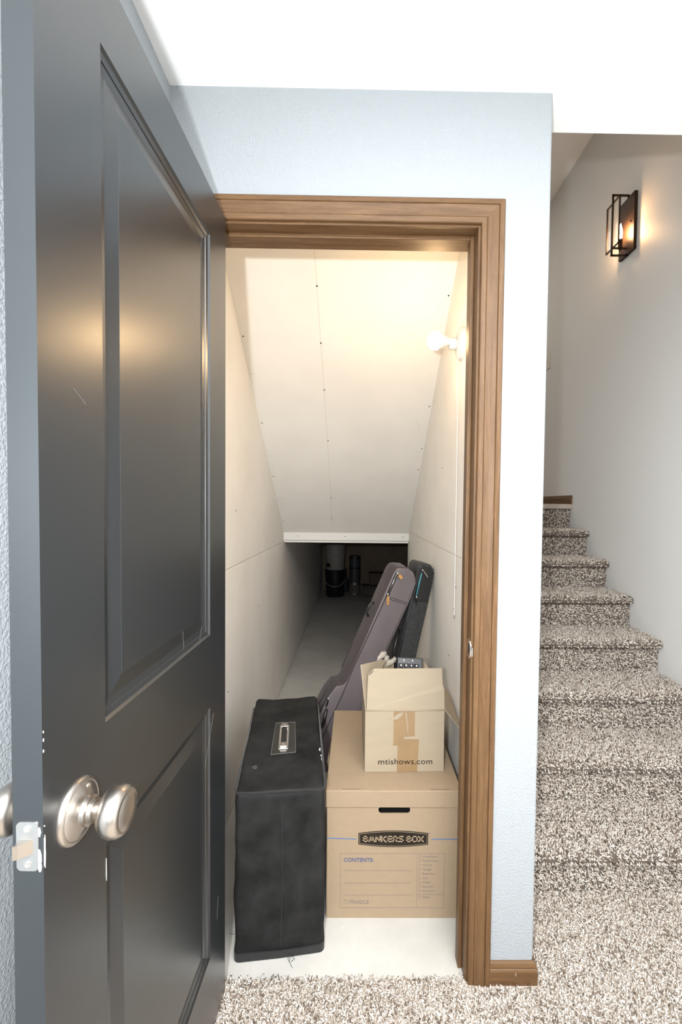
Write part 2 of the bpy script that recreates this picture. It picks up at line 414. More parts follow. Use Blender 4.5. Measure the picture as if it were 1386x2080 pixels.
# right casing, head casing, left casing: mitred profiles
rings = [[(xi1+a, -b, .0) for a, b in PROF], [(xi1+a, -b, zi+a) for a, b in PROF]]
finish('casing', MB().loft(rings), 'woodv', fr)
rings = [[(xi0-a, -b, .0) for a, b in PROF], [(xi0-a, -b, zi+a) for a, b in PROF]]
finish('casing', MB().loft(rings), 'woodv', fr)
rings = [[(xi0-a, -b, zi+a) for a, b in PROF], [(xi1+a, -b, zi+a) for a, b in PROF]]
finish('casing', MB().loft(rings), 'woodh', fr)
for x0, x1 in ((JL-.019, JL), (JR, JR+.019)):
    finish('jamb', MB().box(x0, x1, .0002, WT-.0002, 0, ZH+.019), 'woodv', fr, bevel=.0012)
finish('jamb', MB().box(JL, JR, .0002, WT-.0002, ZH, ZH+.019), 'woodh', fr, bevel=.0012)
finish('door_stop', MB().box(JR-.011, JR, .038, .072, 0, ZH), 'woodv', fr, bevel=.002)
finish('door_stop', MB().box(JL, JL+.011, .038, .072, 0, ZH), 'woodv', fr, bevel=.002)
finish('door_stop', MB().box(JL+.011, JR-.011, .038, .072, ZH-.011, ZH), 'woodh', fr, bevel=.002)
# strike plate with curved lip on the right jamb
sp = []
for i in range(20):
    t = 2*math.pi*i/20
    sp.append((.018+.0175*math.copysign(abs(math.cos(t))**.8, math.cos(t)), .936+.0285*math.copysign(abs(math.sin(t))**.7, math.sin(t))))
so = finish('strike_plate', MB().prism(sp, 'x', JR-.0016, JR+.0002), 'steel', fr, label='small chrome strike plate')
finish('latch_hole', MB().box(JR-.0021, JR-.0015, .012, .024, .922, .95), 'black', so)
finish('lip', MB().prism([(.0, .918), (-.012, .924), (-.012, .948), (.0, .954)], 'x', JR+.0005, JR+.0025), 'steel', so)
# ---- baseboards
BP = [(0, 0), (-.012, 0), (-.012, .043), (-.0105, .047), (-.0085, .0485), (-.0085, .052), (-.006, .061), (-.002, .066), (0, .066)]
bb = empty('baseboard_front', (XW, 0, 0), 'short brown baseboard between the door casing and wall corner', 'baseboard', kind='structure')
x0 = xi1+WC-XW
r1 = [(x0, b, a2) for b, a2 in BP]; r2_ = [(.0075-.5*0 - b*.75, b, a2) for b, a2 in BP]
finish('board', MB().loft([r1, r2_]), 'woodh', bb)
r3 = [(.0085-b, .008+b*.2, a2) for b, a2 in BP]
r4 = [(.0085-b, .24, a2) for b, a2 in BP]
finish('board', MB().loft([r2_, r3, r4]), 'woody', bb)
finish('nick', MB().box(-.045, -.0442, -.0125, -.0118, .032, .041), 'chip', bb)

# ------------------------------------------------------------------ the open door
TH, HX, HY, DW, DT = .0189, -.3227, -.0374, .660, .0349
U0, U1, Z1T, Z1B, Z2T, Z2B, ZT, ZB = .1135, .5374, 1.9473, 1.0188, .8447, .2302, 2.0543, .028
door = empty('door_1', (HX, HY, 0), 'dark charcoal two-panel door standing open against the left wall', 'door', kind='structure', rz=math.atan2(-math.cos(TH), -math.sin(TH)))
RING = [(0, 0), (.0035, .0042), (.0115, .0062), (.0122, .0078), (.0205, .0092), (.0235, .0098), (.050, .0045), (.0505, .0042)]
def door_face(mb, y, sgn):
    xs = [0, U0, U1, DW]; zs = [ZB, Z2B, Z2T, Z1B, Z1T, ZT]
    for i in range(3):
        for j in range(5):
            if i == 1 and j in (1, 3): continue
            mb.add([(xs[i], y, zs[j]), (xs[i+1], y, zs[j]), (xs[i+1], y, zs[j+1]), (xs[i], y, zs[j+1])], [(0, 1, 2, 3)])
    for z0, z1 in ((Z2B, Z2T), (Z1B, Z1T)):
        rg = [[(U0+o, y-sgn*d, z0+o), (U1-o, y-sgn*d, z0+o), (U1-o, y-sgn*d, z1-o), (U0+o, y-sgn*d, z1-o)] for o, d in RING]
        mb.loft(rg, True, False); mb.add(rg[-1], [(0, 1, 2, 3)])
mb = MB(); door_face(mb, 0, 1); door_face(mb, -DT, -1)
for a, b in (((0, ZB), (0, ZT)), ((DW, ZB), (DW, ZT)), ((0, ZB), (DW, ZB)), ((0, ZT), (DW, ZT))):
    mb.add([(a[0], 0, a[1]), (b[0], 0, b[1]), (b[0], -DT, b[1]), (a[0], -DT, a[1])], [(0, 1, 2, 3)])
slab = finish('door_slab', mb, 'door', door)
me = slab.data; bm = bmesh.new(); bm.from_mesh(me); bmesh.ops.remove_doubles(bm, verts=bm.verts, dist=1e-5)
bmesh.ops.recalc_face_normals(bm, faces=bm.faces); bm.to_mesh(me); bm.free()
md = slab.modifiers.new('bevel', 'BEVEL'); md.width = .0013; md.segments = 2; md.limit_method = 'ANGLE'; md.angle_limit = math.radians(70)
UK, ZK = DW-.0605, .936
def knob(sgn):
    y = 0 if sgn > 0 else -DT
    k = finish('knob', MB().lathe([(.012, .010), (.0125, .030), (.0145, .0335), (.024, .0365), (.0295, .043), (.0312, .050), (.0305, .057), (.0275, .0625), (.0235, .0645), (.0228, .0640), (.0215, .0648), (.012, .0662), (0, .0666)], (UK, y, ZK), (0, sgn, 0), 48), 'nickel', door, smooth=True)
    finish('rose', MB().lathe([(.0395, 0), (.0392, .003), (.0375, .0052), (.0345, .0062), (.0335, .0056), (.031, .0075), (.021, .0115), (.0185, .0125), (.0178, .018), (.0142, .019), (.0138, .024)], (UK, y, ZK), (0, sgn, 0), 48), 'nickel', k, smooth='angle')
    if sgn > 0:
        finish('screw', MB().lathe([(.0038, 0), (.0038, .0015), (.0025, .0022)], (UK-.010, .0078, ZK+.0255), (0, 1, 0), 12), 'steel', k)
        finish('pin_hole', MB().lathe([(.0022, 0), (.0022, .0003)], (UK+.006, .0175, ZK-.0165), (0, 1, 0), 10), 'steel', k)
knob(1); knob(-1)
pp = []
for i in range(24):
    t = 2*math.pi*i/24; c, s = math.cos(t), math.sin(t)
    pp.append((-DT/2+math.copysign(.0127-.006+.006*abs(c), c) if abs(c) > 1e-6 else -DT/2, ZK+math.copysign(.0285-.006+.006*abs(s), s)))
lp = finish('latch_plate', MB().prism(pp, 'x', DW-.0005, DW+.0014), 'zinc', door, label='zinc latch plate on the door edge')
finish('latch_bolt', MB().add([(DW, -DT/2-.0085, ZK-.008), (DW, -DT/2+.0085, ZK-.008), (DW+.0125, -DT/2-.0085, ZK-.008), (DW+.0105, -DT/2-.004, ZK-.008),
    (DW, -DT/2-.0085, ZK+.008), (DW, -DT/2+.0085, ZK+.008), (DW+.0125, -DT/2-.0085, ZK+.008), (DW+.0105, -DT/2-.004, ZK+.008)],
    [(0, 1, 3, 2), (4, 6, 7, 5), (0, 2, 6, 4), (2, 3, 7, 6), (3, 1, 5, 7), (1, 0, 4, 5)]), 'nickel', lp)
for dz in (-.0205, .0205):
    s_ = finish('screw', MB().lathe([(.0042, 0), (.004, .0008), (.003, .0012), (.0012, .0008)], (DW+.0013, -DT/2, ZK+dz), (1, 0, 0), 14), 'steel', lp)
# chipped paint round the latch and on the panel moulding
def chip(u, y, z, h, wd, edge=False):
    n = 9; pts = []
    for i in range(n):
        t = 2*math.pi*i/n; k = random.uniform(.55, 1.1)
        pts.append((math.cos(t)*wd*k, math.sin(t)*h*k))
    if edge: mbc = MB().prism([(y+a, z+b) for a, b in pts], 'x', u, u+.0004)
    else: mbc = MB().prism([(u+a, z+b) for a, b in pts], 'y', y, y+.0004)
    finish('paint_chip', mbc, 'chip', door)
for z, h in ((.952, .007), (.925, .011), (.911, .009)): chip(DW-.0001, -.0042, z, h, .0026, True)
for z, h, wd in ((1.067, .0018, .0008), (1.058, .0022, .0009), (1.045, .002, .0008), (.937, .013, .0012), (.921, .016, .0013), (.958, .001, .001)): chip(DW-.002, .0, z, h, wd)
chip(U1+.001, 0, .806, .018, .0008)
for u, z, h, wd in ((.440, .842, .004, .007), (.452, .834, .002, .004), (.492, .832, .0012, .008)): chip(u, -.005, z, h, wd)
for p0, p1 in (((.33, 1.42), (.30, 1.475)), ((.27, 1.15), (.255, 1.03)), ((.18, 1.00), (.155, 1.05)), ((.28, .66), (.33, .46)), ((.20, .62), (.24, .50)), ((.055, .33), (.065, .28)), ((.60, 1.47), (.575, 1.455)), ((.34, .44), (.33, .42)), ((.15, .72), (.09, .82))):
    d = -.0046 if U0+.05 < p0[0] < U1-.05 else 0
    finish('scratch', MB().tube([(p0[0], d+.0002, p0[1]), (p1[0], d+.0002, p1[1])], .00022, 4), plain('scratch_mark', (.14, .14, .135), .6) if 'scr' not in M else M['scr'], door)
for z in (.2, 1.0, 1.85):
    finish('hinge', MB().lathe([(.006, 0), (.006, .09)], (-.004, -DT-.004, z), (0, 0, 1), 12), 'nickel', door)

# ------------------------------------------------------------------ stairs
st = empty('staircase', ((XSW+XR)/2, nose_y(1), 0), 'carpeted staircase climbing behind the wall corner to a landing', 'staircase', kind='structure')
sxo, syo = (XSW+XR)/2, nose_y(1)
OV, NR = .034, .020       # nosing overhang, nose radius
def step_path(k):
    """cross-section (y, z, normal) from the foot of riser k up over the nose to the back of tread k"""
    yn, zt = nose_y(k), k*RISE-.006; zb = (k-1)*RISE-.006
    if k == 1: zb = .004
    yr = yn+OV; P = []
    for i in range(9): P.append((yr, zb+(zt-2*NR-zb)*i/8, -1, 0))
    P.append((yr-.010, zt-2*NR, 0, -1))
    cy, cz = yn+NR, zt-NR
    for i in range(13):
        t = -math.pi/2-math.pi*i/12
        P.append((cy+NR*math.cos(t), cz+NR*math.sin(t), math.cos(t), math.sin(t)))
    yb = yn+RUN+OV
    for i in range(1, 9): P.append((cy+(yb-cy)*i/8, zt, 0, 1))
    return P
xw0, xw1 = XSW+.0015, XR-.0015
paths = {}
for k in range(1, 8):
    P = step_path(k); paths[k] = P
    mr = MB(); mr.loft([[(xw0-sxo, p[0]-syo, p[1]) for p in P[:9]] + [(xw0-sxo, P[8][0]+.02-syo, P[8][1]), (xw0-sxo, P[0][0]+.02-syo, P[0][1])],
                        [(xw1-sxo, p[0]-syo, p[1]) for p in P[:9]] + [(xw1-sxo, P[8][0]+.02-syo, P[8][1]), (xw1-sxo, P[0][0]+.02-syo, P[0][1])]])
    finish('riser', mr, 'carpet_base', st)
    Q = P[9:]; mt_ = MB()
    ring = lambda x: [(x-sxo, p[0]-syo, p[1]) for p in Q] + [(x-sxo, Q[-1][0]-syo, Q[-1][1]-.03), (x-sxo, Q[0][0]+.03-syo, Q[0][1])]
    mt_.loft([ring(xw0), ring(xw1)])
    finish('tread', mt_, 'carpet_base', st)
yr8 = YLAND+OV; mr = MB().box(xw0-sxo, xw1-sxo, yr8-syo, yr8+.02-syo, 7*RISE-.006, 8*RISE-.035)
finish('riser', mr, 'carpet_base', st)
finish('landing_nosing', MB().prism([(YLAND-syo, 8*RISE-.028), (YLAND+.004-syo, 8*RISE-.034), (yr8+.03-syo, 8*RISE-.034), (yr8+.03-syo, 8*RISE+.002), (YLAND+.008-syo, 8*RISE+.002), (YLAND-syo, 8*RISE-.004)], 'x', xw0-sxo, xw1-sxo), 'lvt', st, bevel=.003, label='smooth beige vinyl nosing at the landing')
struct('floor_landing', MB().box(XSW-1.2, XR, yr8+.03, 3.4, 8*RISE-.15, 8*RISE), 'lvt', 'landing floor at the top of the stairs', 'floor')
bl = MB().loft([[(XR+b, YLAND+.004, 8*RISE+.002+a2*.95) for b, a2 in BP], [(XR+b, 3.4, 8*RISE+.002+a2*.95) for b, a2 in BP]])
struct('baseboard_landing', bl, 'woody', 'brown baseboard on the stair landing', 'baseboard')

# ------------------------------------------------------------------ carpet pile
PAL = .965*np.array([(.78, .705, .625), (.68, .60, .52), (.48, .405, .335), (.22, .17, .13), (.86, .80, .73)])
PW = [.30, .27, .20, .13, .10]
def pile_mesh(name, P, Nn, length, rad, lean, comb=None):
    n = len(P)
    t1 = np.cross(Nn, np.array([.31, .77, .55])); t1 /= np.linalg.norm(t1, axis=1)[:, None]
    t2_ = np.cross(Nn, t1)
    ang = rng.uniform(0, 2*np.pi, n)
    d = t1*np.cos(ang)[:, None] + t2_*np.sin(ang)[:, None]
    if comb is not None: d = d*.75 + comb*.5
    ln = length*rng.uniform(.7, 1.2, n)[:, None]; le = (lean*rng.uniform(.3, 1.25, n))[:, None]; r = (rad*rng.uniform(.8, 1.2, n))[:, None]
    mid = P + Nn*ln*.6 + d*ln*le*.4
    tip = P + Nn*ln*(.98-.32*le) + d*ln*le*1.15
    V = np.zeros((n, 7, 3))
    a0 = rng.uniform(0, 2*np.pi, n)
    for i in range(3):
        a = a0 + 2*np.pi*i/3
        o = t1*np.cos(a)[:, None] + t2_*np.sin(a)[:, None]
        V[:, i] = P + o*r*.8; V[:, 3+i] = mid + o*r*1.15
    V[:, 6] = tip
    base = (np.arange(n)*7)[:, None]
    q = np.array([0, 1, 4, 3, 1, 2, 5, 4, 2, 0, 3, 5, 3, 4, 6, 4, 5, 6, 5, 3, 6])
    loops = (base + q).ravel()
    tot = np.tile([4, 4, 4, 3, 3, 3], n); start = np.concatenate([[0], np.cumsum(tot)[:-1]])
    me = bpy.data.meshes.new(name)
    me.vertices.add(n*7); me.vertices.foreach_set('co', V.ravel())
    me.loops.add(len(loops)); me.loops.foreach_set('vertex_index', loops.astype(np.int32))
    me.polygons.add(n*6); me.polygons.foreach_set('loop_start', start.astype(np.int32))
    me.polygons.foreach_set('use_smooth', np.ones(n*6, bool))
    me.update(calc_edges=True)
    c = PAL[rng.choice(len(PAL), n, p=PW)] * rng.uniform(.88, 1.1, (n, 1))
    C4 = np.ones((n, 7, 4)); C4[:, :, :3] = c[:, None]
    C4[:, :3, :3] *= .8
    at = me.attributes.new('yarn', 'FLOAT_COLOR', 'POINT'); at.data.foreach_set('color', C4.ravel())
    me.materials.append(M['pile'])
    return me
def scatter_rect(x0, x1, y0, y1, sp):
    nx, ny = max(1, int((x1-x0)/sp)), max(1, int((y1-y0)/sp))
    gx, gy = np.meshgrid(np.arange(nx)+.5, np.arange(ny)+.5)
    p = np.stack([gx.ravel(), gy.ravel()], 1) + rng.uniform(-.45, .45, (nx*ny, 2))
    return np.stack([x0+p[:, 0]*(x1-x0)/nx, y0+p[:, 1]*(y1-y0)/ny, np.full(nx*ny, .004)], 1)
fp = np.concatenate([
    scatter_rect(XL+.004, XR-.003, -.62, -.022, .0050),
    scatter_rect(JL+.002, JR-.002, -.022, .004, .0050),
    scatter_rect(XSW+.016, XR-.003, -.022, nose_y(1)+OV-.004, .0050)])
fn = np.tile([0., 0., 1.], (len(fp), 1))
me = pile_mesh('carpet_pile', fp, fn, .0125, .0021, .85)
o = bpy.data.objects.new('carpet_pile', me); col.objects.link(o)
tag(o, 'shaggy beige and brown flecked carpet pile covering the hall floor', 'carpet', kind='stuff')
for k in list(range(1, 8)) + [8]:
    if k < 8: P = paths[k]
    else: P = [(yr8, 7*RISE-.006+(RISE-.035)*i/8, -1, 0) for i in range(9)]
    P = np.array(P); seg = np.diff(P[:, :2], axis=0); sl_ = np.hypot(seg[:, 0], seg[:, 1])
    sp = .0050 if k < 3 else (.0056 if k < 5 else .0066)
    tot = sl_.sum(); n = int(tot*(xw1-xw0)/sp**2)
    s = rng.uniform(0, tot, n); cum = np.concatenate([[0], np.cumsum(sl_)]); i = np.clip(np.searchsorted(cum, s)-1, 0, len(seg)-1)
    f = ((s-cum[i])/np.maximum(sl_[i], 1e-9))[:, None]
    yz = P[i, :2]*(1-f) + P[i+1, :2]*f; nn = P[i, 2:]*(1-f) + P[i+1, 2:]*f; nn /= np.maximum(np.linalg.norm(nn, axis=1), 1e-6)[:, None]
    keep = (nn[:, 1] > -.45) & ~((nn[:, 0] < -.99) & (yz[:, 1] > k*RISE-.006-2*NR-.008) & (k < 8)); yz, nn = yz[keep], nn[keep]; n = len(yz)  # tufts left out below the nose so dark backing deepens its shadow line
    X = rng.uniform(xw0+.004, xw1-.004, n)
    pts = np.stack([X-sxo, yz[:, 0]-syo, yz[:, 1]], 1); nrm = np.stack([np.zeros(n), nn[:, 0], nn[:, 1]], 1)
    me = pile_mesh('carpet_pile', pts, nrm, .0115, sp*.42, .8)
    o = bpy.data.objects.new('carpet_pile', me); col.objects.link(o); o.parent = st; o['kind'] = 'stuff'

# ------------------------------------------------------------------ amplifier cover
amp = empty('amplifier_cover', (-.1945, .0715, 0), 'tall black canvas amplifier cover with a chrome handle on top', 'amplifier', rz=math.radians(7.3))
AWD, ADP, AHT = .258, .64, .50
def ampshape(p):
    # sags a little between the corners, fuller at mid height
    t = (p.z+AHT/2)/AHT
    p.x *= 1.0 + .018*math.sin(math.pi*t) ; p.y += 0
    if t > .9: p.z -= .006*(1-(2*p.x/AWD)**2)*max(0, (t-.9)*10)
    return p
finish('cover', rbox(AWD, ADP, AHT, .016, 34, .0042, 8, 3.1, ampshape), 'ampcloth', amp, smooth=True)
h = AWD/2
arc = lambda z, y0: [(-h-.001, y0+.55, z), (-h-.002, y0+.02, z+.002), (-h+.006, y0+.002, z+.002), (-.06, y0-.004, z+.003), (.03, y0-.0045, z+.004), (.095, y0-.005, z+.001), (h-.012, y0-.003, z-.004), (h+.001, y0+.006, z+.0), (h+.002, y0+.03, z+.002), (h+.002, y0+.55, z+.002)]
finish('welt', MB().tube(arc(AHT-.008, .006), .0034, 8), 'amppiping', amp, smooth=True)
hem = [[(-h-.003+dx, y, z) for dx, y, z in ()]]
def hemband():
    mbh = MB(); rings = []
    path = [(-h-.0035, .5), (-h-.0035, .02)] + [(-h+.014-.0175*math.cos(t), .014-.0175*math.sin(t)) for t in (.3, .6, .9, 1.2, 1.5)] + [(-.06, -.0045), (0, -.0055), (.06, -.0045)]
    path += [(h-.014+.0175*math.sin(t), .014-.0175*math.cos(t)) for t in (.07, .37, .67, .97, 1.27)] + [(h+.0035, .02), (h+.0035, .5)]
    for i, (x, y) in enumerate(path):
        wob = .0016*math.sin(i*1.3)
        rings.append([(x, y-.0005, .002), (x, y, .024+wob), (x*.975, y+.004, .024+wob), (x*.975, y+.004, .002)])
    return mbh.loft(rings)
finish('hem', hemband(), 'amppiping', amp, smooth='angle')
finish('seam', MB().tube([(.004, -.0012, .03), (.006, -.0014, .25), (.003, -.0012, AHT-.02)], .0009, 5), 'amppiping', amp)
zt_ = AHT-.0035
pw = finish('handle_window', MB().prism([(-.040, .195), (.042, .20), (.038, .41), (-.034, .41)], 'z', zt_-.006, zt_+.0005), 'vinyl', amp)
q = [(-.040, .195), (.042, .20), (.038, .41), (-.034, .41), (-.040, .195)]
finish('stitching', MB().tube([(a, b, zt_+.0007) for a, b in q], .0007, 5), plain('grey_thread', (.22, .21, .2), .7), pw)
hd = finish('handle_plate', MB().prism([(-.0165, .222), (.0165, .222), (.017, .385), (.013, .392), (-.013, .392), (-.017, .385)], 'z', zt_+.0006, zt_+.003), 'steel', amp, bevel=.0015, label='chrome tray of the carry handle')
finish('strap', MB().loft([[(-.0095, y, zt_+z), (.0095, y, zt_+z), (.0095, y, zt_+z+.004), (-.0095, y, zt_+z+.004)] for y, z in ((.236, .004), (.262, .007), (.305, .0095), (.35, .007), (.376, .004))]), 'rubber', hd, smooth='angle')
for y in (.226, .362):
    c_ = finish('end_cap', MB().box(-.0125, .0125, y, y+.026, zt_+.0025, zt_+.011), 'nickel', hd, bevel=.002)
    finish('rivet', MB().lathe([(.0035, 0), (.003, .0012), (0, .0016)], (0, y+.013, zt_+.011), (0, 0, 1), 10), 'steel', c_, smooth=True)
finish('snap', MB().lathe([(.009, 0), (.0085, .002), (.006, .0025), (.004, .001)], (-.085, .13, zt_-.001), (0, 0, 1), 16), plain('black_snap', (.05, .05, .055), .4), amp, smooth=True)
# white lettering at the upper edge of the right-hand side: only its tops show
mbl = MB()
for y0, x0, z0, y1, x1, z1 in ((.175, -.002, -.022, .205, -.010, -.003), (.205, -.010, -.003, .215, -.008, -.004), (.15, -.002, -.020, .178, -.007, -.006), (.125, -.001, -.024, .158, -.006, -.008), (.158, -.006, -.008, .166, -.004, -.012), (.09, -.001, -.03, .13, -.005, -.010), (.13, -.005, -.010, .14, -.003, -.015)):
    mbl.tube([(h+x0+.003, y0, AHT+z0), (h+x1+.003, y1, AHT+z1)], .0024, 5)
finish('lettering', mbl, M['string'], amp)
for p in ([(.03, -.006, .012), (.031, -.012, .004), (.028, -.018, .0015), (.034, -.030, .001), (.038, -.037, .0008)], [(.03, -.006, .012), (.04, -.012, .006), (.044, -.013, .002), (.033, -.020, .0012)], [(.03, -.006, .012), (.024, -.012, .003), (.029, -.019, .001)], [(-h, .0, .085), (-h-.014, -.006, .095)]):
    finish('loose_thread', MB().tube(p, .0007, 5), 'rubber', amp)

# ------------------------------------------------------------------ archive box
bx = empty('storage_box', (.1465, .195, 0), 'large lidded kraft storage box with printed front on the closet floor', 'box')
BW, BD, BH, TK = .2125, .545, .405, .004       # half width, depth, height
def plate_hole(outer, hole, y0, y1):
    bm = bmesh.new(); loops = []
    for pts in (outer, hole):
        vs = [bm.verts.new((x, y0, z)) for x, z in pts]
        loops += [bm.edges.new((vs[i], vs[(i+1) % len(vs)])) for i in range(len(vs))]
    bmesh.ops.triangle_fill(bm, edges=loops, use_beauty=True)
    r = bmesh.ops.extrude_face_region(bm, geom=list(bm.faces))
    for g in r['geom']:
        if isinstance(g, bmesh.types.BMVert): g.co.y = y1
    bm.verts.index_update()
    mbp = MB().add([v.co for v in bm.verts], [[v.index for v in f.verts] for f in bm.faces]); bm.free(); return mbp
hole = []
for i in range(20):
    t = 2*math.pi*i/20; cx = .0405 if math.cos(t) > 0 else -.0405
    hole.append((.0025+cx+.0105*math.cos(t), .3555+.0115*math.sin(t)))
finish('front_panel', plate_hole([(-BW, .0), (BW, 0), (BW, BH), (-BW, BH)], hole, 0, TK), 'kraft', bx)
finish('side_panel', MB().box(-BW, -BW+TK, TK, BD, 0, BH), 'kraft', bx)
finish('side_panel', MB().box(BW-TK, BW, TK, BD, 0, BH), 'kraft', bx)
finish('back_panel', MB().box(-BW+TK, BW-TK, BD-TK, BD, 0, BH), 'kraft', bx)
finish('bottom_panel', MB().box(-BW+TK, BW-TK, TK, BD-TK, 0, TK), 'kraft', bx)
ct = finish('contents', MB().box(-.17, .17, .06, .45, .01, .34), 'black', bx, label='dark contents seen through the hand hole')
finish('binding', MB().tube([(-.06, .03, .352), (.04, .035, .356), (.1, .03, .35)], .006, 8), 'rubber', ct)
lid = finish('lid', MB().box(-BW-.0045, BW+.0045, -.0055, BD+.005, .3665, .4215), 'kraft', bx, bevel=.0025)
for a, b in ((-.165, -.105), (.118, .18)):
    finish('slot', MB().box(a, b, .0015, .0035, .4214, .4219), 'gap', lid)
finish('tab', MB().add([(-BW-.0045, .16, .39), (-BW-.013, .19, .40), (-BW-.012, .26, .405), (-BW-.0045, .30, .39), (-BW-.0045, .30, .421), (-BW-.0045, .16, .421), (-BW-.0075, .22, .421)], [(0, 1, 2, 3), (0, 5, 6, 1), (1, 6, 2), (2, 6, 4, 3)]), 'kraft', lid)
# printing on the front
Yp = -.0004
lx = .0005; lz = .2615
def badge(wd, hh, bow, y):
    n = 12; tp = [(-wd+2*wd*i/n, hh+bow*(1-(2*i/n-1)**2)) for i in range(n+1)]
    return MB().prism([(lx+a, lz+b) for a, b in tp] + [(lx+a, lz-b) for a, b in tp[::-1]], 'y', y, y+.0003)
lg = finish('logo', badge(.112, .0185, .0085, Yp), 'inkdark', bx, label='dark logo badge reading BANKERS BOX')
finish('logo_line', badge(.1088, .0158, .0083, Yp-.0001), 'kraft', lg)
finish('logo_field', badge(.1076, .0147, .0082, Yp-.0002), 'inkdark', lg)
GL = {'B': (.92, [[(0, 0), (0, 1), (.82, 1), (.82, .53), (0, .53)], [(.82, .53), (.92, .5), (.92, 0), (0, 0)]]),
      'A': (1.1, [[(0, 0), (.42, 1), (.68, 1), (1.1, 0)], [(.2, .3), (.9, .3)]]),
      'N': (.95, [[(0, 0), (0, 1), (.95, 0), (.95, 1)]]),
      'K': (.95, [[(0, 0), (0, 1)], [(.9, 1), (.2, .52), (.95, -.12)]]),
      'E': (.85, [[(.85, 1), (0, 1), (0, 0), (.85, 0)], [(0, .5), (.78, .5)]]),
      'R': (.92, [[(0, 0), (0, 1), (.88, 1), (.88, .42), (0, .42)], [(.4, .42), (.92, 0)]]),
      'S': (.9, [[(.9, 1), (0, 1), (0, .52), (.9, .52), (.9, 0), (0, 0)]]),
      'O': (1.0, [[(0, 0), (0, 1), (1, 1), (1, 0), (0, 0)]]),
      'X': (1.0, [[(0, 0), (1, 1)], [(0, 1), (1, 0)]]), ' ': (.12, [])}
def stroke_text(s, x0, x1, z0, hgt, y, tw):
    total = sum(GL[c][0] for c in s) + .34*(len(s)-1); sc = (x1-x0)/total; x = 0; mbt = MB()
    for c in s:
        wd, strokes = GL[c]
        for poly in strokes:
            for a, b in zip(poly[:-1], poly[1:]):
                A = Vector((x0+(x+a[0])*sc, z0+a[1]*hgt)); B = Vector((x0+(x+b[0])*sc, z0+b[1]*hgt))
                d = (B-A).normalized(); e = Vector((-d.y, d.x))*tw/2; A = A-d*tw/2; B = B+d*tw/2
                mbt.prism([tuple(A+e), tuple(B+e), tuple(B-e), tuple(A-e)], 'y', y, y+.0002)
        x += wd+.34
    return mbt
finish('lettering', stroke_text('BANKERS BOX', lx-.096, lx+.096, lz-.0085, .0165, Yp-.0004, .0036), 'kraft', lg, label='tan letters BANKERS BOX')
finish('registered_mark', MB().lathe([(.0022, 0), (.0022, .0003)], (.1165, Yp, lz+.019), (0, 1, 0), 12), 'inkpale', lg)
for a, b in ((-BW, -.118), (.123, BW)):
    finish('blue_line', MB().prism([(a, lz+(.003 if a < 0 else 0)), (b, lz), (b, lz-.0028), (a, lz-.0028+(.003 if a < 0 else 0))], 'y', Yp, Yp+.0003), 'inkblue', bx)
pf = MB(); tl = .0009
def bar(x0, x1, z0, z1): pf.box(x0, x1, Yp, Yp+.0003, z0, z1)
fx0, fx1, fxm, fz0, fz1 = -.168, .166, .078, .034, .213
for z in (fz0, fz1): bar(fx0, fx1, z-tl/2, z+tl/2)
for x in (fx0, fx1, fxm): bar(x-tl/2, x+tl/2, fz0, fz1)
bar(fxm, fx1, .0785-tl/2, .0785+tl/2)
for z in (.157, .116, .0755): bar(-.157, .058, z-tl/2, z+tl/2)
fo = finish('printed_form', pf, 'inkpale', bx, label='printed contents form in faded ink')
text_mesh('CONTENTS:', .0175, (-.158, Yp, .186), FRONT, 'inkbluefade', fo, 'form_text', .0006, 1.0)
text_mesh('FRAGILE', .0165, (-.137, Yp, .0475), FRONT, 'inkpale', fo, 'form_text', .0001, 1.0)
def check(x, z, s):
    mbk = MB(); e = .0006
    for a, b, c, d in ((x, x+s, z, z+e), (x, x+s, z+s-e, z+s), (x, x+e, z, z+s), (x+s-e, x+s, z, z+s)): mbk.box(a, b, Yp, Yp+.0003, c, d)
    finish('check_box', mbk, 'inkpale', fo)
check(-.156, .0465, .0135)
for i, t in enumerate(('Living Room', 'Family Room', 'Kitchen', 'Garage', 'Basement', 'Attic', 'Master', 'Bedroom 1', 'Bedroom 2')):
    z = .2005-i*.0142
    check(.083, z-.001, .0075); text_mesh(t, .0098, (.0955, Yp, z), FRONT, 'inkpale', fo, 'form_text')
check(.083, .0655, .0075); text_mesh('Other', .0098, (.0955, Yp, .0665), FRONT, 'inkpale', fo, 'form_text')

# ------------------------------------------------------------------ open shipping box on the lid
sb = empty('shipping_box', (.190, .290, .4219), 'small open cardboard shipping box on top of the storage box', 'box', rz=math.radians(1.2))
SW, SD, SH = .1355, .255, .212
finish('front_panel', MB().box(-SW, SW, 0, .004, 0, SH), 'cream', sb, bevel=.0015)
finish('side_panel', MB().box(-SW, -SW+.004, .004, SD, 0, SH), 'cream', sb)
finish('side_panel', MB().box(SW-.004, SW, .004, SD, 0, SH), 'cream', sb)
finish('back_panel', MB().box(-SW+.004, SW-.004, SD-.004, SD, 0, SH), 'cream', sb)
finish('bottom_panel', MB().box(-SW+.004, SW-.004, .004, SD-.004, 0, .004), 'cream', sb)
def flap(pts, nrm, t=.0035, name='flap'):
    n = Vector(nrm).normalized()*t; v = [Vector(p) for p in pts]
    k = len(v)
    return finish(name, MB().add(v + [p+n for p in v], [tuple(range(k))[::-1], tuple(range(k, 2*k))] + [(i, (i+1) % k, k+(i+1) % k, k+i) for i in range(k)]), 'cream', sb, bevel=.001)
finish('crease', MB().tube([(-SW+.0, .001, SH+.001), (-.05, -.0005, SH+.0025), (.04, -.0005, SH+.0015), (SW, .001, SH+.002)], .0028, 6), 'cream', sb, smooth=True)
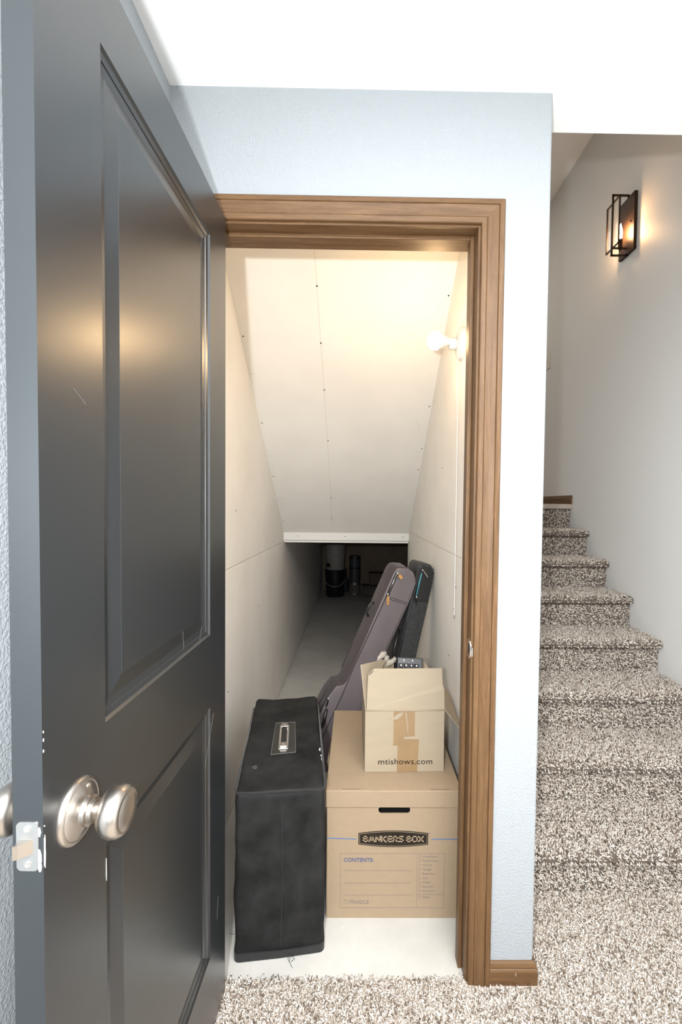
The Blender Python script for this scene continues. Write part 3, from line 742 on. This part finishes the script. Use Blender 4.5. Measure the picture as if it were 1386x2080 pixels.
flap([(-SW+.004, .001, SH+.002), (SW, .001, SH+.002), (SW-.001, .006, SH+.07), (SW-.006, .010, SH+.085), (SW-.008, .016, SH+.139), (-SW+.030, .016, SH+.138), (-SW+.009, .014, SH+.118)], (0, 1, -.05))
flap([(-SW, .004, SH), (-SW, .22, SH), (-.056, .151, .336), (-.154, -.007, .372)], (1, .3, .1))
flap([(SW, .006, SH), (.204, .030, .120), (.204, .245, .172), (SW, SD, SH)], (.7, 0, .7))
flap([(-.075, .185, SH), (-.018, .205, SH), (-.018, .207, .300), (-.030, .18, .318), (-.056, .158, .337)], (0, 1, 0))
flap([(.07, SD-.006, SH), (.131, SD-.006, SH), (.127, SD-.006, .262), (.109, SD-.006, .291), (.10, SD-.006, .284), (.078, SD-.006, .284)], (0, 1, 0))
tp = finish('packing_tape', MB().prism([(-.039, .092), (-.039, .209), (.034, .209), (.034, .124), (-.003, .121), (-.004, .093)], 'y', -.0006, 0), 'tape', sb)
finish('packing_tape', MB().prism([(-.025, .001), (-.024, .115), (.049, .112), (.044, .001)], 'y', -.0009, 0), 'tape', sb)
finish('torn_strip', MB().prism([(-.006, .209), (-.012, .194), (-.026, .182), (-.058, .181), (-.04, .188), (-.028, .199), (-.012, .206)], 'y', -.0013, 0), 'cream', sb)
finish('torn_strip', MB().prism([(.001, .205), (.006, .17), (.009, .135), (.0115, .135), (.009, .17), (.005, .205)], 'y', -.0012, 0), 'cream', sb)
text_mesh('mtishows.com', .0285, (.003, -.0013, .0275), FRONT, 'inkdark', sb, 'lettering', .0, 1.1, 'CENTER', 1.03)
mbt = MB()
for i in range(7):
    x = -.088+.009*i; z0 = .332+.012*math.sin(1.1*i)-(.002*i if i > 3 else 0); y = .150+.004*(i % 3)
    mbt.add([(x, y, z0-.006), (x+.017, y+.004, z0), (x+.019, y-.004, z0+.018), (x+.004, y+.006, z0+.012), (x+.011, y-.003, z0+.024)], [(0, 1, 2, 3), (3, 2, 4), (0, 3, 4)])
finish('crumpled_tape', mbt, 'cleartape', sb)
finish('tear', MB().tube([(-SW+.012, -.001+.012, SH+.118), (-SW+.02, .011, SH+.126), (-SW+.027, .0125, SH+.131)], .0014, 5), 'gap', sb)

# ---- numeric keypad standing in the box
kp = empty('keyboard', (0, 0, 0), 'black keyboard with number pad sticking up out of the open shipping box', 'keyboard',
           mat=Matrix.Translation((.208, .306, .434)) @ Matrix.Rotation(math.radians(-24), 4, 'X') @ Matrix.Rotation(math.radians(2), 4, 'Y'))
finish('body', MB().box(-.044, .052, 0, .016, 0, .358), 'keygrey', kp, bevel=.004)
for i in range(4):
    for j in range(9):
        kx, kz = -.0385+i*.0193, .318-j*.0205
        kk = finish('key', MB().loft([[(kx, -.0, kz), (kx+.0175, 0, kz), (kx+.0175, 0, kz+.0175), (kx, 0, kz+.0175)], [(kx+.002, -.006, kz+.002), (kx+.0155, -.006, kz+.002), (kx+.0155, -.006, kz+.0155), (kx+.002, -.006, kz+.0155)]]), 'black', kp)
        if j < 2: finish('key_mark', MB().box(kx+.006, kx+.0105, -.0064, -.0059, kz+.0085, kz+.0135), 'keyprint', kk)
for x in (-.02, .012): finish('indicator', MB().box(x, x+.003, -.0006, 0, .344, .350), 'keyprint', kp)

# ------------------------------------------------------------------ gig bags
def bag_matrix(foot, tilt, turn):
    return Matrix.Translation(foot) @ Matrix.Rotation(tilt, 4, 'Y') @ Matrix.Rotation(turn, 4, 'Z')
def outline_body(name, pts, t, mat, parent, r=.016, side=None):
    o = finish(name, MB().prism(pts, 'y', 0, t), mat, parent, bevel=r, seg=4, angle=50)
    for p in o.data.polygons: p.use_smooth = True
    if side:
        o.data.materials.append(M[side])
        for p in o.data.polygons:
            if abs(p.normal.y) < .5 and p.center.x < .06: p.material_index = 1
    return o
def tube_part(name, pts, r, mat, parent, n=8):
    return finish(name, MB().tube(pts, r, n), mat, parent, smooth=True)
def pull(parent, p, d, ln, wd, mat, ring='steel'):
    """zip pull hanging from p in local direction d"""
    d = Vector(d).normalized(); a = d.cross(Vector((0, 1, 0))).normalized(); p = Vector(p)
    z = finish('zip_slider', MB().tube([p-d*.006, p+d*.007], .0038, 8), ring, parent, smooth=True)
    v = []
    for y in (-.0075, -.0045):
        for s, e in ((-1, 0), (1, 0), (1, 1), (-1, 1)):
            v.append(p + a*s*wd/2 + d*(.006+ln*e) + Vector((0, y, 0)))
    return finish('zip_pull', MB().add(v, [(0, 1, 2, 3), (7, 6, 5, 4), (0, 4, 5, 1), (1, 5, 6, 2), (2, 6, 7, 3), (3, 7, 4, 0)]), mat, z, bevel=.0012)
g1 = empty('gig_bag', (0, 0, 0), 'mauve grey guitar gig bag with tan leather zip pulls, leaning right', 'guitar bag',
           mat=bag_matrix((-.235, .845, .03), math.radians(24), math.radians(22)))
T1 = .10
out = [(-.014, 1.080), (-.006, 1.108), (.045, 1.124), (.090, 1.112), (.116, 1.085), (.127, 1.0), (.130, .66), (.145, .58), (.15, .40), (.15, .11), (.12, .07), (.0, .015), (-.05, .0), (-.068, .03), (-.072, .20), (-.058, .36), (-.052, .44), (-.038, .493), (-.006, .505), (.0, .53)]
outline_body('shell', out, T1, 'purple', g1, .012, 'purpledark')
finish('front_panel', MB().prism([(.006, 1.072), (.048, 1.106), (.088, 1.094), (.110, 1.07), (.119, 1.0), (.120, .4), (.09, .12), (.0, .08), (.008, .45)], 'y', -.004, .006), 'purple', g1, bevel=.003)
tube_part('piping', [(.002, -.002, 1.075), (.002, -.002, .60), (.010, -.002, .45), (.004, -.002, .1)], .0028, 'purpledark', g1)
tube_part('piping', [(.112, -.001, 1.075), (.124, -.001, 1.0), (.126, -.001, .62)], .003, 'purple', g1)
tube_part('piping', [(-.006, T1-.006, 1.09), (-.002, T1-.006, .55)], .003, 'purpledark', g1)
finish('zipper', MB().prism([(-.006, 1.085), (.008, 1.083), (.012, .968), (-.002, .962)], 'y', -.0058, -.0035), 'bagleather', g1)
tube_part('zip_coil', [(.0, -.0062, 1.08), (.004, -.0062, .97)], .0014, 'steel', g1, 6)
for z in (.972, .963):
    tube_part('seam', [(.010, -.0045, z-.006), (.119, -.0045, z)], .0015, 'purpledark', g1, 6)
pull(g1, (.006, -.006, 1.082), (.88, 0, -.46), .024, .013, 'tan')
pull(g1, (.003, -.006, .975), (.40, 0, -.91), .042, .011, 'tan')
tube_part('handle', [(-.006, .055, .90), (-.024, .055, .905), (-.030, .05, .885), (-.028, .05, .85), (-.008, .055, .835)], .006, 'bagleather', g1)
tube_part('piping', [(-.036, .05, .492), (-.052, .045, .44), (-.060, .04, .36), (-.068, .04, .25)], .003, 'bagleather', g1)
tube_part('zipper', [(-.030, .02, .495), (-.050, .01, .44), (-.058, .004, .36), (-.066, .004, .25)], .005, 'bagleather', g1)
pull(g1, (-.050, -.002, .425), (.1, 0, -1), .03, .009, 'rubber')
tube_part('strap', [(-.04, -.010, .38), (-.03, -.020, .32), (-.04, -.018, .26), (-.06, -.010, .20)], .008, 'rubber', g1)
g2 = empty('gig_bag', (0, 0, 0), 'black guitar gig bag with a teal zip, leaning on the closet right wall', 'guitar bag',
           mat=bag_matrix((.114, .925, .02), math.radians(12.3), math.radians(24)))
T2 = .095
out = [(-.022, 1.015), (-.022, 1.042), (-.010, 1.060), (.050, 1.058), (.074, 1.038), (.083, .99), (.088, .85), (.090, .55), (.090, .10), (.07, .035), (.0, .0), (-.02, .03), (-.020, .5)]
outline_body('shell', out, T2, 'bagblack', g2, .012, 'bagleather')
finish('leather_panel', MB().prism([(-.004, 1.018), (.0, 1.044), (.048, 1.046), (.066, 1.030), (.074, .985), (.078, .875), (-.004, .868)], 'y', -.0035, .006), 'bagleather', g2, bevel=.003)
finish('textile_panel', MB().prism([(-.004, .865), (.078, .872), (.081, .45), (-.002, .45)], 'y', -.003, .006), 'bagblack', g2, bevel=.003)
tube_part('piping', [(-.016, -.002, 1.035), (-.014, -.002, .45)], .0032, 'bagleather', g2)
tube_part('piping', [(.070, -.001, 1.025), (.0775, .001, .95), (.081, .001, .45)], .003, 'bagleather', g2)
tube_part('zipper', [(.002, -.0045, 1.012), (.002, -.0045, .90)], .0028, 'teal', g2)
tube_part('zipper_tape', [(-.004, -.0035, 1.03), (-.004, -.0035, .885)], .003, 'rubber', g2)
pull(g2, (.004, -.006, 1.025), (.75, 0, -.62), .036, .006, 'steel')
pull(g2, (.002, -.006, .893), (.2, 0, -.98), .030, .009, 'rubber')
tube_part('strap', [(-.03, .03, .72), (-.048, .0, .67), (-.055, -.012, .62), (-.045, -.008, .58), (-.03, .02, .55)], .008, 'rubber', g2)

# ------------------------------------------------------------------ closet lamp
lp_ = empty('closet_lamp', (XCR, .453, 1.925), 'lit bare bulb in a white porcelain holder on the closet wall', 'lamp')
finish('base', MB().lathe([(.058, 0), (.058, .006), (.054, .014), (.040, .020), (.024, .023), (.022, .024)], (0, 0, 0), (-1, 0, 0), 36), 'porcelain', lp_, smooth='angle')
finish('socket', MB().lathe([(.022, .02), (.0215, .045), (.0195, .048), (.0185, .05)], (0, 0, 0), (-1, 0, 0), 28), 'porcelain', lp_, smooth=True)
bp = [(.013, .046), (.0145, .056), (.018, .066), (.0265, .080), (.0315, .093), (.0322, .102), (.0295, .115), (.022, .125), (.011, .1305), (0, .132)]
finish('bulb_collar', MB().lathe(bp[:5], (0, 0, .006), (-1, -.12, .0), 32), 'porcelain', lp_, smooth=True)
finish('bulb', MB().lathe(bp[4:], (0, 0, .006), (-1, -.12, .0), 32, False), 'bulb', lp_, smooth=True, label='glowing white bulb')
finish('pull_cord', MB().tube([(-.018, -.010, -.04), (-.016, -.012, -.4), (-.016, -.012, -1.0)], .0011, 6), 'string', lp_)
finish('cord_end', MB().lathe([(.001, 0), (.0028, -.006), (.0022, -.013), (.0005, -.015)], (-.016, -.012, -1.0), (0, 0, 1), 8), plain('grey_bead', (.25, .24, .23), .5), lp_)
for z in (-.04, .04): finish('screw', MB().lathe([(.003, 0), (.003, .0012)], (-.0165, -.008, z*.85), (-1, 0, 0), 8), 'screw', lp_)

# ------------------------------------------------------------------ sconce
sc_ = empty('wall_sconce', (XR, 1.35, 2.915), 'dark bronze wall sconce with clear glass and lit candle bulb by the stairs', 'lamp')
finish('backplate', MB().box(-.018, 0, -.070, .070, -.157, .157), 'bronze', sc_, bevel=.0015)
def loopbar(pts, a, parent, name='frame'):
    mbx = MB()
    for p, q_ in zip(pts, pts[1:]+pts[:1]):
        lo = [min(p[i], q_[i])-a for i in range(3)]; hi = [max(p[i], q_[i])+a for i in range(3)]
        mbx.box(lo[0], hi[0], lo[1], hi[1], lo[2], hi[2])
    return finish(name, mbx, 'bronze', parent)
loopbar([(-.100, -.003, -.160), (-.100, -.003, .172), (-.012, -.003, .172), (-.012, -.003, -.160)], .0042, sc_)
loopbar([(-.094, -.060, -.120), (-.094, .060, -.120), (-.094, .060, .133), (-.094, -.060, .133)], .0035, sc_)
finish('glass_pane', MB().box(-.0955, -.0925, -.057, .057, -.117, .130), 'glass', sc_)
finish('cross_bar', MB().box(-.094, -.012, -.007, .001, -.124, -.116), 'bronze', sc_)
finish('socket', MB().lathe([(.012, -.122), (.013, -.118), (.0115, -.112), (.0115, -.072), (.0085, -.070)], (-.052, -.003, 0), (0, 0, 1), 20), 'bronze', sc_, smooth='angle')
finish('bulb', MB().lathe([(.005, -.072), (.0085, -.060), (.0105, -.040), (.0085, -.018), (.004, .002), (.0015, .014), (0, .018)], (-.052, -.003, 0), (0, 0, 1), 16), 'filament', sc_, smooth=True, label='glowing candle bulb')
finish('finial', MB().lathe([(.006, 0), (.006, .004), (.003, .007)], (-.052, -.003, -.133), (0, 0, 1), 12), 'bronze', sc_)
for z, y in ((.006, -.04), (-.155, -.003)): finish('screw', MB().lathe([(.005, 0), (.005, .004), (.002, .007)], (-.018, y, z), (-1, 0, 0), 10), 'bronze', sc_, smooth=True)

# ------------------------------------------------------------------ light switch on the landing wall
sw = empty('light_switch', (XR, 2.41, 2.495), 'ivory light switch plate high on the stairwell wall', 'switch')
pts = finish('plate', MB().box(-.006, 0, -.06, .06, -.058, .058), 'plastic', sw, bevel=.002)
for y in (-.023, .023):
    finish('toggle', MB().box(-.013, -.005, y-.004, y+.004, -.004, .008), 'plastic', sw)
    for z in (-.03, .03): finish('screw', MB().lathe([(.003, 0), (.003, .001)], (-.006, y, z), (-1, 0, 0), 8), 'tin', sw)

# ------------------------------------------------------------------ things in the dark storage space
def bucket(name, loc, label, mat, inv=False):
    b = empty(name, loc, label, 'bucket')
    pr_ = [(.128, 0), (.130, .004), (.142, .28), (.149, .282), (.149, .296), (.144, .298), (.145, .318), (.153, .320), (.153, .334), (.146, .336), (.149, .366), (.154, .368), (.154, .375)]
    H = .375
    if inv: pr_ = [(r, H-z) for r, z in pr_[::-1]]
    finish('body', MB().lathe(pr_, (0, 0, 0), (0, 0, 1), 40), mat, b, smooth='angle')
    finish('lid', MB().lathe([(.150, 0), (.157, 0), (.157, .012), (.150, .015), (.140, .012)], (0, 0, H-.008 if not inv else -.001), (0, 0, 1), 40), mat, b, smooth='angle')
    finish('handle', MB().tube([(.15*math.cos(t), -.15-.03*math.sin(t)*.4, .30-.14*math.sin(t)) for t in [math.pi*i/10 for i in range(11)]], .003, 6), 'tin', b, smooth=True)
    return b
bk = bucket('bucket', (-.285, 5.30, 0), 'black plastic bucket on the concrete at the far end', 'bucketblack')
bw = bucket('bucket', (-.285, 5.30, .392), 'white plastic bucket stacked on the black bucket', 'bucketwhite')
finish('spout_print', MB().prism([(-.13, .05), (-.06, .05), (-.07, .10), (-.12, .11)], 'y', -.1465, -.145), 'inkdark', bw)
for i, (lab, body) in enumerate((('pale labelled paint can, lowest of the three stacked', 'tin'), ('dark labelled paint can, middle of the three stacked', 'canlabel'), ('dark paint can on top of the stack of three', 'bucketblack'))):
    c = empty('paint_can', (.0, 5.42, i*.192), lab, 'can', 'paint cans stacked by the buckets')
    finish('body', MB().lathe([(.080, 0), (.083, .002), (.083, .006), (.080, .009), (.080, .177), (.083, .180), (.083, .186), (.078, .187)], (0, 0, 0), (0, 0, 1), 32), body, c, smooth='angle')
    finish('lid', MB().lathe([(.081, .185), (.084, .186), (.084, .190), (.079, .191), (.072, .187), (.06, .187)], (0, 0, 0), (0, 0, 1), 32), 'tin', c, smooth='angle')
    finish('label', MB().lathe([(.0806, .03), (.0806, .15)], (0, 0, 0), (0, 0, 1), 32, False), 'greycloth' if i == 0 else 'canlabel', c, smooth=True)
jg = empty('jug', (-.165, 5.62, 0), 'small dark jug with pale cap behind the buckets', 'jug')
finish('body', MB().lathe([(.07, 0), (.078, .01), (.078, .16), (.06, .2), (.03, .22), (.028, .26)], (0, 0, 0), (0, 0, 1), 24), 'canlabel', jg, smooth=True)
finish('cap', MB().lathe([(.05, .20), (.052, .21), (.046, .36), (.03, .365)], (0, 0, 0), (0, 0, 1), 24), 'tin', jg, smooth='angle')
finish('handle', MB().tube([(.05, -.05, .18), (.06, -.09, .17), (.05, -.095, .11), (.05, -.06, .08)], .008, 8), 'rubber', jg, smooth=True)
cr = empty('wooden_crate', (.48, 5.40, .162), 'low dark wooden crate at the far end of the storage space', 'crate')
finish('body', MB().box(-.26, .26, -.10, .12, 0, .17), 'darkwood', cr, bevel=.004)
for z in (.055, .115): finish('slat', MB().box(-.262, .262, -.108, -.1, z-.024, z+.022), 'darkwood', cr)
rl = empty('rolled_blanket', (.45, 5.36, 0), 'pleated grey cloth lying under the wooden crate', 'blanket')
mbb = MB()
for i in range(15):
    x = -.33+i*.045; mbb.tube([(x, -.17, .02), (x+.01, -.185, .07), (x+.012, -.14, .128), (x+.01, .1, .13)], .024, 8)
finish('folds', mbb, 'greycloth', rl, smooth=True)
finish('core', MB().box(-.33, .32, -.15, .12, .001, .132), 'greycloth', rl, bevel=.01)
print('OBJECTS', len(bpy.data.objects), 'TRIS', sum(sum(len(p.vertices)-2 for p in m_.polygons) if len(m_.polygons) < 20000 else len(m_.polygons)*1.5 for m_ in bpy.data.meshes))
